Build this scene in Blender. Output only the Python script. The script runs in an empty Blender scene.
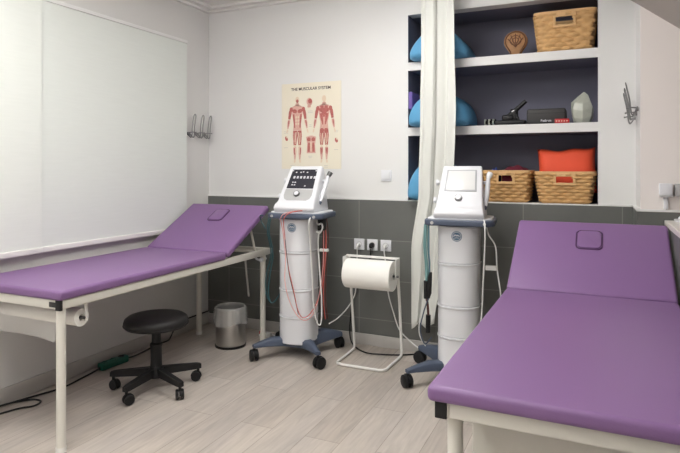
import bpy, bmesh, math, random
from mathutils import Vector, Matrix
random.seed(4)
PI = math.pi
S = bpy.context.scene
COL = S.collection

# ------------------------------------------------------------------ materials
def mat(name, col, rough=0.5, metal=0.0, spec=0.5, emit=None, estr=0, trans=0, alpha=1, noise=None, bump=None, coat=0):
    m = bpy.data.materials.new(name); m.use_nodes = True
    nt = m.node_tree; b = nt.nodes['Principled BSDF']
    b.inputs['Base Color'].default_value = (*col, 1)
    b.inputs['Roughness'].default_value = rough
    b.inputs['Metallic'].default_value = metal
    b.inputs['Specular IOR Level'].default_value = spec
    b.inputs['Coat Weight'].default_value = coat
    if emit:
        b.inputs['Emission Color'].default_value = (*emit, 1); b.inputs['Emission Strength'].default_value = estr
    if trans: b.inputs['Transmission Weight'].default_value = trans
    b.inputs['Alpha'].default_value = alpha
    tc = nt.nodes.new('ShaderNodeTexCoord')
    if noise:      # (scale, amount)
        n = nt.nodes.new('ShaderNodeTexNoise'); n.inputs['Scale'].default_value = noise[0]; n.inputs['Detail'].default_value = 3
        nt.links.new(tc.outputs['Object'], n.inputs['Vector'])
        r = nt.nodes.new('ShaderNodeMapRange'); r.inputs[3].default_value = 1 - noise[1]; r.inputs[4].default_value = 1 + noise[1]
        nt.links.new(n.outputs['Fac'], r.inputs[0])
        v = nt.nodes.new('ShaderNodeVectorMath'); v.operation = 'SCALE'; v.inputs[0].default_value = col
        nt.links.new(r.outputs[0], v.inputs['Scale']); nt.links.new(v.outputs[0], b.inputs['Base Color'])
    if bump:       # (scale, strength)
        n = nt.nodes.new('ShaderNodeTexNoise'); n.inputs['Scale'].default_value = bump[0]; n.inputs['Detail'].default_value = 4
        nt.links.new(tc.outputs['Object'], n.inputs['Vector'])
        bp = nt.nodes.new('ShaderNodeBump'); bp.inputs['Strength'].default_value = bump[1]; bp.inputs['Distance'].default_value = 0.002
        nt.links.new(n.outputs['Fac'], bp.inputs['Height']); nt.links.new(bp.outputs[0], b.inputs['Normal'])
    return m

M = {}
M['wall'] = mat('wall_paint', (.68, .675, .66), .7, spec=.25, noise=(3, .012), bump=(60, .12))
M['wall_white'] = mat('white_paint', (.735, .735, .725), .6, spec=.3, noise=(3, .01))
M['wall_pink'] = mat('warm_wall_paint', (.80, .755, .725), .7, spec=.25, noise=(3, .012))
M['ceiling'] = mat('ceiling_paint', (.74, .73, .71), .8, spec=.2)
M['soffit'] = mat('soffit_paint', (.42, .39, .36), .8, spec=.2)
M['niche'] = mat('niche_paint', (.18, .18, .235), .75, spec=.2, noise=(4, .05))
M['purple'] = mat('purple_leatherette', (.215, .116, .268), .42, spec=.45, noise=(5, .03), bump=(220, .25))
M['purple_seam'] = mat('purple_seam', (.07, .022, .09), .6)
M['white_metal'] = mat('white_enamel', (.68, .66, .60), .38, spec=.5, noise=(9, .02))
M['white_tube'] = mat('white_tube_enamel', (.74, .73, .70), .35)
M['black'] = mat('black_plastic', (.010, .010, .011), .5, spec=.35)
M['black_fabric'] = mat('black_vinyl', (.014, .013, .013), .5, spec=.35, bump=(150, .3))
M['steel'] = mat('brushed_steel', (.55, .54, .52), .28, metal=1, bump=(120, .08))
M['hook_steel'] = mat('hook_wire', (.30, .30, .30), .35, metal=1)
M['dark_steel'] = mat('dark_wire', (.16, .16, .16), .35, metal=1)
M['white_plastic'] = mat('white_plastic', (.72, .73, .76), .32, spec=.5, coat=.15)
M['grey_panel'] = mat('grey_panel', (.42, .42, .42), .4)
M['slate_plastic'] = mat('slate_blue_plastic', (.07, .09, .135), .45)
M['screen_dark'] = mat('dark_keypad', (.035, .035, .045), .2)
M['screen_lit'] = mat('pale_screen', (.62, .62, .61), .15, emit=(1, 1, .99), estr=.10)
M['screen_edge'] = mat('screen_edge', (.42, .43, .45), .3)
M['icon'] = mat('keypad_marks', (.55, .55, .58), .5)
M['logo'] = mat('logo_blue', (.07, .14, .23), .4)
M['paper'] = mat('paper', (.86, .85, .81), .85, spec=.1, bump=(90, .25))
M['red_lead'] = mat('red_lead', (.55, .12, .10), .45)
M['pink_lead'] = mat('pink_lead', (.75, .38, .36), .45)
M['brown_lead'] = mat('brown_red_lead', (.10, .03, .025), .5)
M['teal_lead'] = mat('teal_lead', (.02, .085, .10), .5)
M['pale_teal'] = mat('pale_teal_lead', (.16, .30, .30), .5)
M['white_lead'] = mat('white_lead', (.72, .72, .70), .45)
M['green'] = mat('green_plastic', (.008, .115, .075), .4)
M['blue_foam'] = mat('blue_foam', (.10, .33, .56), .6, noise=(6, .03), bump=(80, .2))
M['wicker'] = mat('wicker', (.60, .36, .15), .65, noise=(26, .22), bump=(160, .5))
M['wicker_rim'] = mat('wicker_rim', (.68, .43, .20), .6, noise=(40, .12), bump=(120, .3))
M['orange'] = mat('orange_fabric', (.80, .09, .035), .7, noise=(7, .1), bump=(45, .5))
M['maroon'] = mat('maroon_fabric', (.14, .012, .03), .85, bump=(45, .5))
M['navy'] = mat('blue_fabric', (.03, .06, .25), .85, bump=(45, .5))
M['violet'] = mat('violet_fabric', (.16, .11, .36), .85)
M['brown_wood'] = mat('carved_wood', (.36, .18, .07), .6, noise=(40, .3))
M['brown_dark'] = mat('carved_wood_dark', (.13, .05, .02), .7)
M['crystal'] = mat('pale_stone', (.42, .44, .38), .3, noise=(18, .25), bump=(25, .5))
M['case_grey'] = mat('charcoal_case', (.035, .034, .034), .6)
M['red'] = mat('red_card', (.45, .015, .02), .5)
M['poster'] = mat('cream_poster', (.78, .73, .60), .55, noise=(4, .04))
M['ink'] = mat('poster_ink', (.05, .03, .03), .7)
M['muscle'] = mat('muscle_red', (.45, .13, .115), .7, noise=(90, .5))
M['muscle_pale'] = mat('muscle_pale', (.66, .40, .33), .7, noise=(90, .25))
M['tendon'] = mat('tendon_cream', (.74, .60, .45), .7)
M['counter_top'] = mat('counter_white', (.76, .72, .68), .35)
M['light_panel'] = mat('lit_diffuser', (.9, .9, .9), .5, emit=(1, .985, .96), estr=17)

def plastic_bag():
    m = bpy.data.materials.new('clear_liner'); m.use_nodes = True
    nt = m.node_tree; b = nt.nodes['Principled BSDF']
    b.inputs['Base Color'].default_value = (.75, .75, .73, 1); b.inputs['Roughness'].default_value = .25
    b.inputs['Alpha'].default_value = .38
    return m
M['liner'] = plastic_bag()

def thin_paper():
    m = mat('thin_paper', (.72, .70, .66), .8, spec=.1)
    m.node_tree.nodes['Principled BSDF'].inputs['Alpha'].default_value = .22
    return m
M['thin_paper'] = thin_paper()

def blind_mat(name, col):
    m = bpy.data.materials.new(name); m.use_nodes = True
    nt = m.node_tree; b = nt.nodes['Principled BSDF']; b.inputs['Roughness'].default_value = .75
    b.inputs['Specular IOR Level'].default_value = .2
    tc = nt.nodes.new('ShaderNodeTexCoord'); mp = nt.nodes.new('ShaderNodeMapping'); mp.inputs['Scale'].default_value = (1, 1.5, 22)
    n = nt.nodes.new('ShaderNodeTexNoise'); n.inputs['Scale'].default_value = 4
    r = nt.nodes.new('ShaderNodeMapRange'); r.inputs[3].default_value = .97; r.inputs[4].default_value = 1.03
    v = nt.nodes.new('ShaderNodeVectorMath'); v.operation = 'SCALE'; v.inputs[0].default_value = col
    L = nt.links.new
    L(tc.outputs['Object'], mp.inputs['Vector']); L(mp.outputs[0], n.inputs['Vector']); L(n.outputs['Fac'], r.inputs[0]); L(r.outputs[0], v.inputs['Scale']); L(v.outputs[0], b.inputs['Base Color'])
    return m
M['blind'] = blind_mat('blind_fabric', (.70, .735, .70))
M['blind_b'] = blind_mat('blind_fabric_pale', (.72, .75, .71))

def curtain_mat():
    m = bpy.data.materials.new('curtain_cloth'); m.use_nodes = True
    nt = m.node_tree; b = nt.nodes['Principled BSDF']
    b.inputs['Base Color'].default_value = (.75, .76, .72, 1); b.inputs['Roughness'].default_value = .85
    b.inputs['Specular IOR Level'].default_value = .15
    tr = nt.nodes.new('ShaderNodeBsdfTranslucent'); tr.inputs['Color'].default_value = (.7, .7, .64, 1)
    mx = nt.nodes.new('ShaderNodeMixShader'); mx.inputs[0].default_value = .15
    nt.links.new(b.outputs[0], mx.inputs[1]); nt.links.new(tr.outputs[0], mx.inputs[2]); nt.links.new(mx.outputs[0], nt.nodes['Material Output'].inputs['Surface'])
    return m
M['curtain'] = curtain_mat()

def tile_mat():
    m = bpy.data.materials.new('grey_wall_tile'); m.use_nodes = True
    nt = m.node_tree; b = nt.nodes['Principled BSDF']; b.inputs['Roughness'].default_value = .42
    L = nt.links.new
    tc = nt.nodes.new('ShaderNodeTexCoord'); sp = nt.nodes.new('ShaderNodeSeparateXYZ'); cb = nt.nodes.new('ShaderNodeCombineXYZ')
    ad = nt.nodes.new('ShaderNodeMath'); ad.operation = 'ADD'
    L(tc.outputs['Object'], sp.inputs[0]); L(sp.outputs[0], ad.inputs[0]); L(sp.outputs[1], ad.inputs[1])
    off = nt.nodes.new('ShaderNodeMath'); off.operation = 'ADD'; off.inputs[1].default_value = 10.27; L(ad.outputs[0], off.inputs[0])
    zo = nt.nodes.new('ShaderNodeMath'); zo.operation = 'ADD'; zo.inputs[1].default_value = .10; L(sp.outputs[2], zo.inputs[0])
    L(off.outputs[0], cb.inputs[0]); L(zo.outputs[0], cb.inputs[1])
    br = nt.nodes.new('ShaderNodeTexBrick'); br.offset = 0; br.inputs['Scale'].default_value = 1
    br.inputs['Brick Width'].default_value = .6; br.inputs['Row Height'].default_value = .3; br.inputs['Mortar Size'].default_value = .003
    br.inputs['Color1'].default_value = (.128, .133, .124, 1); br.inputs['Color2'].default_value = (.142, .147, .137, 1); br.inputs['Mortar'].default_value = (.23, .23, .215, 1)
    L(cb.outputs[0], br.inputs['Vector'])
    n = nt.nodes.new('ShaderNodeTexNoise'); n.inputs['Scale'].default_value = 2.5; n.inputs['Detail'].default_value = 6; L(tc.outputs['Object'], n.inputs['Vector'])
    r = nt.nodes.new('ShaderNodeMapRange'); r.inputs[3].default_value = .78; r.inputs[4].default_value = 1.22; L(n.outputs['Fac'], r.inputs[0])
    v = nt.nodes.new('ShaderNodeVectorMath'); v.operation = 'SCALE'; L(br.outputs['Color'], v.inputs[0]); L(r.outputs[0], v.inputs['Scale']); L(v.outputs[0], b.inputs['Base Color'])
    return m
M['tile'] = tile_mat()

def floor_mat():
    m = bpy.data.materials.new('pale_oak_planks'); m.use_nodes = True
    nt = m.node_tree; b = nt.nodes['Principled BSDF']; b.inputs['Roughness'].default_value = .42; b.inputs['Specular IOR Level'].default_value = .4
    L = nt.links.new
    tc = nt.nodes.new('ShaderNodeTexCoord')
    mp = nt.nodes.new('ShaderNodeMapping'); mp.inputs['Rotation'].default_value = (0, 0, PI/2); L(tc.outputs['Object'], mp.inputs['Vector'])
    br = nt.nodes.new('ShaderNodeTexBrick'); br.offset = .37; br.inputs['Scale'].default_value = 1
    br.inputs['Brick Width'].default_value = 1.25; br.inputs['Row Height'].default_value = .19; br.inputs['Mortar Size'].default_value = .0015
    br.inputs['Color1'].default_value = (.46, .41, .365, 1); br.inputs['Color2'].default_value = (.55, .50, .455, 1); br.inputs['Mortar'].default_value = (.29, .245, .21, 1)
    br.inputs['Bias'].default_value = -.1
    L(mp.outputs[0], br.inputs['Vector'])
    m2 = nt.nodes.new('ShaderNodeMapping'); m2.inputs['Scale'].default_value = (14, 1.3, 1); L(tc.outputs['Object'], m2.inputs['Vector'])
    n = nt.nodes.new('ShaderNodeTexNoise'); n.inputs['Scale'].default_value = 2.2; n.inputs['Detail'].default_value = 8; n.inputs['Distortion'].default_value = 1.2; L(m2.outputs[0], n.inputs['Vector'])
    r = nt.nodes.new('ShaderNodeMapRange'); r.inputs[1].default_value = .3; r.inputs[2].default_value = .7; r.inputs[3].default_value = .86; r.inputs[4].default_value = 1.11; L(n.outputs['Fac'], r.inputs[0])
    v = nt.nodes.new('ShaderNodeVectorMath'); v.operation = 'SCALE'; L(br.outputs['Color'], v.inputs[0]); L(r.outputs[0], v.inputs['Scale'])
    m3 = nt.nodes.new('ShaderNodeMapping'); m3.inputs['Scale'].default_value = (5, 1.6, 1); L(tc.outputs['Object'], m3.inputs['Vector'])
    n3 = nt.nodes.new('ShaderNodeTexNoise'); n3.inputs['Scale'].default_value = 1.1; n3.inputs['Detail'].default_value = 3; L(m3.outputs[0], n3.inputs['Vector'])
    mx = nt.nodes.new('ShaderNodeMix'); mx.data_type = 'RGBA'; mx.blend_type = 'MULTIPLY'; mx.inputs[0].default_value = .5
    cr = nt.nodes.new('ShaderNodeValToRGB'); cr.color_ramp.elements[0].position = .35; cr.color_ramp.elements[0].color = (.78, .78, .80, 1); cr.color_ramp.elements[1].position = .65; cr.color_ramp.elements[1].color = (1, .98, .95, 1)
    L(n3.outputs['Fac'], cr.inputs[0]); L(v.outputs[0], mx.inputs[6]); L(cr.outputs[0], mx.inputs[7]); L(mx.outputs[2], b.inputs['Base Color'])
    bp = nt.nodes.new('ShaderNodeBump'); bp.inputs['Strength'].default_value = .12; bp.inputs['Distance'].default_value = .002; L(n.outputs['Fac'], bp.inputs['Height']); L(bp.outputs[0], b.inputs['Normal'])
    return m
M['floor'] = floor_mat()
M['skirting'] = mat('skirting_laminate', (.50, .48, .455), .5, noise=(5, .08))

# ------------------------------------------------------------------ mesh helper
class B:
    def __init__(s): s.bm = bmesh.new()
    def _mi(s, faces, mi):
        for f in faces: f.material_index = mi
    def box(s, x0, x1, y0, y1, z0, z1, r=0, seg=3, mi=0, M4=None):
        b = bmesh.new(); bmesh.ops.create_cube(b, size=1)
        for v in b.verts:
            v.co = Vector(((x0+x1)/2 + v.co.x*(x1-x0), (y0+y1)/2 + v.co.y*(y1-y0), (z0+z1)/2 + v.co.z*(z1-z0)))
        if r: bmesh.ops.bevel(b, geom=b.edges[:], offset=r, segments=seg, profile=.5, affect='EDGES')
        return s.merge(b, mi, M4)
    def merge(s, b, mi=0, M4=None):
        if M4 is not None: bmesh.ops.transform(b, matrix=M4, verts=b.verts)
        for f in b.faces: f.material_index = mi
        me = bpy.data.meshes.new('tmp'); b.to_mesh(me); b.free(); s.bm.from_mesh(me); bpy.data.meshes.remove(me)
        return s
    def ringloft(s, rings, cap=True, closed=False, mi=0):
        vs = [[s.bm.verts.new(p) for p in r] for r in rings]; n = len(rings[0]); fs = []
        K = len(vs) if closed else len(vs)-1
        for i in range(K):
            a, b2 = vs[i], vs[(i+1) % len(vs)]
            for j in range(n):
                fs.append(s.bm.faces.new((a[j], a[(j+1) % n], b2[(j+1) % n], b2[j])))
        if cap and not closed:
            fs.append(s.bm.faces.new(vs[0][::-1])); fs.append(s.bm.faces.new(vs[-1]))
        s._mi(fs, mi); return s
    def tube(s, pts, r, n=8, closed=False, smooth=0, mi=0):
        P = [Vector(p) for p in pts]
        if smooth: P = catmull(P, smooth, closed)
        N = len(P); rr = r if isinstance(r, (list, tuple)) else [r]*N
        rings = []; up = None
        for i in range(N):
            if closed: t = P[(i+1) % N]-P[i-1]
            else: t = P[min(i+1, N-1)]-P[max(i-1, 0)]
            if t.length < 1e-9: t = Vector((0, 0, 1))
            t.normalize()
            if up is None:
                up = Vector((0, 0, 1)) if abs(t.z) < .9 else Vector((0, 1, 0))
            a = up - t*up.dot(t)
            if a.length < 1e-6: a = t.orthogonal()
            a.normalize(); up = a; c = t.cross(a)
            rings.append([P[i] + rr[min(i, len(rr)-1)]*(a*math.cos(2*PI*k/n)+c*math.sin(2*PI*k/n)) for k in range(n)])
        return s.ringloft(rings, cap=True, closed=closed, mi=mi)
    def cyl(s, p0, p1, r0, r1=None, n=20, mi=0):
        return s.tube([p0, p1], [r0, r1 if r1 is not None else r0], n=n, mi=mi)
    def lathe(s, prof, c=(0, 0, 0), n=32, mi=0, closed=False, sx=1, sy=1):
        rings = [[Vector((c[0]+sx*r*math.cos(2*PI*k/n), c[1]+sy*r*math.sin(2*PI*k/n), c[2]+z)) for k in range(n)] for r, z in prof]
        return s.ringloft(rings, cap=not closed, closed=closed, mi=mi)
    def prism(s, poly, f, a, b, mi=0, r=0, seg=3, shape=None):
        """poly: list of 2-tuples; f(u, v, w) -> point; extruded from w=a to w=b"""
        bb = bmesh.new()
        A = [bb.verts.new(f(u, v, a)) for u, v in poly]; C = [bb.verts.new(f(u, v, b)) for u, v in poly]
        n = len(poly)
        bb.faces.new(A[::-1]); bb.faces.new(C)
        for j in range(n): bb.faces.new((A[j], A[(j+1) % n], C[(j+1) % n], C[j]))
        bmesh.ops.recalc_face_normals(bb, faces=bb.faces)
        if r: bmesh.ops.bevel(bb, geom=bb.edges[:], offset=r, segments=seg, profile=.5, affect='EDGES', clamp_overlap=True)
        if shape:
            for v in bb.verts: v.co = shape(v.co)
        return s.merge(bb, mi)
    def grid(s, f, nu, nv, mi=0, closed_u=False):
        vs = [[s.bm.verts.new(f(i/(nu), j/(nv))) for i in range(nu if closed_u else nu+1)] for j in range(nv+1)]
        n = len(vs[0]); fs = []
        for j in range(nv):
            for i in range(n if closed_u else n-1):
                fs.append(s.bm.faces.new((vs[j][i], vs[j][(i+1) % n], vs[j+1][(i+1) % n], vs[j+1][i])))
        s._mi(fs, mi); return s
    def sphere(s, c, r, sx=1, sy=1, sz=1, n=16, mi=0):
        b = bmesh.new(); bmesh.ops.create_uvsphere(b, u_segments=n, v_segments=max(6, n//2), radius=r)
        for v in b.verts: v.co = Vector((c[0]+v.co.x*sx, c[1]+v.co.y*sy, c[2]+v.co.z*sz))
        return s.merge(b, mi)

def catmull(P, k, closed=False):
    out = []; N = len(P)
    for i in range(N if closed else N-1):
        if closed: p0, p1, p2, p3 = P[i-1], P[i], P[(i+1) % N], P[(i+2) % N]
        else: p0, p1, p2, p3 = P[max(i-1, 0)], P[i], P[i+1], P[min(i+2, N-1)]
        for q in range(k):
            t = q/k
            out.append(.5*((2*p1)+(p2-p0)*t+(2*p0-5*p1+4*p2-p3)*t*t+(3*p1-p0-3*p2+p3)*t**3))
    if not closed: out.append(P[-1])
    return out

def obj(name, b, mats, parent=None, sharp=35, kind=None, solid=0):
    bm = b.bm
    bmesh.ops.recalc_face_normals(bm, faces=bm.faces)
    for f in bm.faces: f.smooth = True
    for e in bm.edges:
        if len(e.link_faces) == 2 and e.calc_face_angle(0) > math.radians(sharp): e.smooth = False
    me = bpy.data.meshes.new(name); bm.to_mesh(me); bm.free()
    for m in (mats if isinstance(mats, (list, tuple)) else [mats]): me.materials.append(m)
    o = bpy.data.objects.new(name, me); COL.objects.link(o)
    if parent: o.parent = parent
    if kind: o['kind'] = kind
    if solid:
        md = o.modifiers.new('thickness', 'SOLIDIFY'); md.thickness = solid; md.offset = 0
    return o

def lettering(name, body, size, ext, off, loc, m, parent):
    cv = bpy.data.curves.new('text', 'FONT'); cv.body = body; cv.size = size; cv.extrude = ext; cv.offset = off; cv.align_x = 'CENTER'
    t = bpy.data.objects.new('text', cv); COL.objects.link(t); bpy.context.view_layer.update()
    me = bpy.data.meshes.new_from_object(t.evaluated_get(bpy.context.evaluated_depsgraph_get())); bpy.data.objects.remove(t)
    me.materials.clear(); me.materials.append(m)
    o = bpy.data.objects.new(name, me); COL.objects.link(o); o.parent = parent; o.location = loc; o.rotation_euler = (PI/2, 0, 0)
    return o
def tag(o, label, cat, group=None):
    o['label'] = label; o['category'] = cat
    if group: o['group'] = group
    return o
def thing(name, label, cat, loc=(0, 0, 0), rz=0, group=None):
    o = bpy.data.objects.new(name, None); o.empty_display_size = .1; COL.objects.link(o)
    o.location = loc; o.rotation_euler = (0, 0, rz)
    return tag(o, label, cat, group)
def dup(root, loc, rz, label, group=None):
    r = root.copy(); COL.objects.link(r); r.location = loc; r.rotation_euler = (0, 0, rz); r['label'] = label
    if group: r['group'] = group
    for ch in list(root.children):
        c = ch.copy(); COL.objects.link(c); c.parent = r
        for g in ch.children:
            d = g.copy(); COL.objects.link(d); d.parent = c
    return r
def struct(name, b, m, parent=None, **k): return obj(name, b, m, parent, kind='structure', **k)

# ------------------------------------------------------------------ room shell
XL, XR, YB, YF, ZC = -3.068, 1.75, 3.99, -1.6, 2.72
TT = 1.10                    # top of the tiled wainscot
NX0, NX1, ND = -1.263, .012, .43   # shelf niche
PX, PY = .228, 3.60           # return wall on the right: plane X=PX, then the warm wall at Y=PY
struct('floor', B().box(XL-.1, XR+.1, YF-.1, YB+.6, -.1, 0), M['floor'])
struct('ceiling', B().box(XL-.1, XR+.1, YF-.1, YB+.6, ZC, ZC+.1), M['ceiling'])
struct('wall_left', B().box(XL-.1, XL, YF-.1, YB+.6, 0, ZC), M['wall'])
wb = B()
wb.box(XL, NX0, YB, YB+.1, TT, ZC)
wb.box(NX1, PX, YB, YB+.1, TT, ZC)
struct('wall_back', wb, M['wall_white'])
struct('wall_return', B().box(PX, PX+.1, PY, YB+.1, TT, ZC), M['wall_white'])
struct('wall_right_back', B().box(PX+.1, XR+.1, PY, PY+.1, TT, ZC), M['wall_pink'])
sl = B(); sl.box(PX, PX+.1, PY-.0005, PY, TT, ZC)
struct('wall_corner', sl, M['wall_pink'])
struct('wall_right', B().box(XR, XR+.1, YF-.1, PY, 0, ZC), M['wall_pink'])
struct('wall_front', B().box(XL, XR, YF-.1, YF, 0, ZC), M['wall'])
# tiled wainscot, slightly proud of the plaster
t = B(); t.box(XL, PX-.008, YB-.012, YB+.1, 0, TT); struct('wall_back_tiling', t, M['tile'])
t = B(); t.box(PX-.016, PX+.1, PY-.012, YB-.012, 0, TT); t.box(PX+.1, XR, PY-.012, PY+.1, 0, TT); struct('wall_return_tiling', t, M['tile'])
t = B(); t.box(XL, NX0, YB-.016, YB, TT, TT+.012); t.box(NX1, PX-.014, YB-.016, YB, TT, TT+.012)
t.box(PX-.020, PX, PY-.016, YB-.0, TT, TT+.012); t.box(PX-.016, XR, PY-.018, PY-.0006, TT, TT+.012)
struct('trim_1', t, M['wall_white'])
# niche box
n = B()
n.box(NX0-.06, NX1+.06, YB+ND, YB+ND+.05, TT-.02, ZC)
n.box(NX0-.06, NX0, YB+.1, YB+ND, TT-.02, ZC); n.box(NX1, NX1+.06, YB+.1, YB+ND, TT-.02, ZC)
n.box(NX0-.0, NX0+.002, YB+.003, YB+.1, TT, ZC); n.box(NX1-.002, NX1, YB+.003, YB+.1, TT, ZC)
n.box(NX0, NX1, YB+.1, YB+ND, TT-.02, TT+.001)
struct('wall_niche', n, M['niche'])
struct('trim_2', B().box(NX0, NX1, YB-.008, YB+.1, TT-.012, TT+.006, r=.003), M['wall_white'])
for zt in (1.640, 2.120):
    k = struct('trim_3', B().box(NX0, NX1, YB, YB+.02, zt-.060, zt), M['wall_white'])
    struct('trim_4', B().box(NX0, NX1, YB+.02, YB+ND, zt-.058, zt), M['niche'])
struct('trim_6', B().box(NX0, NX1, YB, YB+.1, 2.47, ZC), M['wall_white'])
struct('trim_7', B().box(NX0, NX1, YB+.1, YB+ND, 2.47, ZC), M['niche'])
# skirting, cornice
struct('baseboard_back', B().box(XL+.012, PX-.02, YB-.026, YB-.012, 0, .085, r=.004), M['skirting'])
struct('baseboard_left', B().box(XL, XL+.014, YF, YB-.012, 0, .095, r=.004), M['skirting'])
c = B(); c.box(XL, XL+.09, YF, YB, ZC-.022, ZC); c.box(XL+.09, PX, YB-.09, YB, ZC-.022, ZC)
c.box(XL, XL+.035, YF, YB, ZC-.04, ZC-.022); c.box(XL+.035, PX, YB-.035, YB, ZC-.04, ZC-.022)
struct('trim_5', c, M['ceiling'])
# sloping soffit on the right
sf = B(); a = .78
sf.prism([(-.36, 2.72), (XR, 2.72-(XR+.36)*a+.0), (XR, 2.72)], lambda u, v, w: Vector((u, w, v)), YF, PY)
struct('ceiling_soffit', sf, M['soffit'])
# low tiled partition with a white top on the far right
lw = thing('low_partition', 'low grey tiled partition with white top at the right edge of the photo', 'partition', (0, 0, 0)); lw['kind'] = 'structure'
obj('base', B().box(.352, .62, .9, PY-.014, 0, 1.025), M['tile'], lw)
obj('counter_top', B().box(.345, .64, .89, PY-.014, 1.025, 1.055, r=.004), M['counter_top'], lw)

# ------------------------------------------------------------------ lights (ceiling panels out of frame, some added as fill light)
def ceiling_light(x, y, sx, sy, lab):
    o = thing('ceiling_light', lab, 'ceiling light', (x, y, ZC-.001), 0, 'ceiling light panels')
    f = B(); hx, hy = sx/2, sy/2
    f.box(-hx-.03, hx+.03, -hy-.03, -hy, -.02, -.001); f.box(-hx-.03, hx+.03, hy, hy+.03, -.02, -.001)
    f.box(-hx-.03, -hx, -hy, hy, -.02, -.001); f.box(hx, hx+.03, -hy, hy, -.02, -.001)
    obj('frame', f, M['white_tube'], o)
    obj('diffuser', B().box(-hx, hx, -hy, hy, -.075, -.001, r=.01), M['light_panel'], o)
ceiling_light(-1.15, 2.75, .6, .6, 'square ceiling light panel above the paper roll stand')
ceiling_light(-2.0, -.6, .6, .6, 'added square fill light panel behind the camera, left')  # no known fixture here; added as fill from behind the camera
ceiling_light(.1, 2.3, .5, .5, 'small unseen light panel above the right couch, brightening the right side')  # unseen panel, sized to brighten the right part of the room
ceiling_light(-2.15, 1.35, .6, .6, 'square ceiling light panel above the foot of the left couch')
ceiling_light(-.75, .5, .6, .6, 'square ceiling light panel above the middle of the room')
w = bpy.data.worlds.new('world'); S.world = w; w.use_nodes = True
w.node_tree.nodes['Background'].inputs[0].default_value = (.9, .93, 1, 1); w.node_tree.nodes['Background'].inputs[1].default_value = .3

# ------------------------------------------------------------------ blinds
def blind(label, y0, y1, z0, z1, x, m):
    o = thing('roller_blind', label, 'blind', (x, (y0+y1)/2, z0), 0, 'roller blinds over the left window')
    h = (y1-y0)/2; H = z1-z0
    obj('fabric', B().box(0, .003, -h, h, .015, H-.01), m, o)
    obj('bottom_rail', B().box(-.012, .014, -h, h, -.012, .022, r=.005), M['white_tube'], o)
    obj('head_rail', B().box(-.03, .012, -h, h, H-.012, H+.012, r=.003), M['wall_white'], o)
blind('wide pale roller blind on the left wall, nearest the corner', 2.325, 3.655, .848, 2.365, XL+.035, M['blind'])
blind('pale roller blind cut off by the left edge of the photo', .95, 2.330, .848, 2.62, XL+.045, M['blind_b'])

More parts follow.
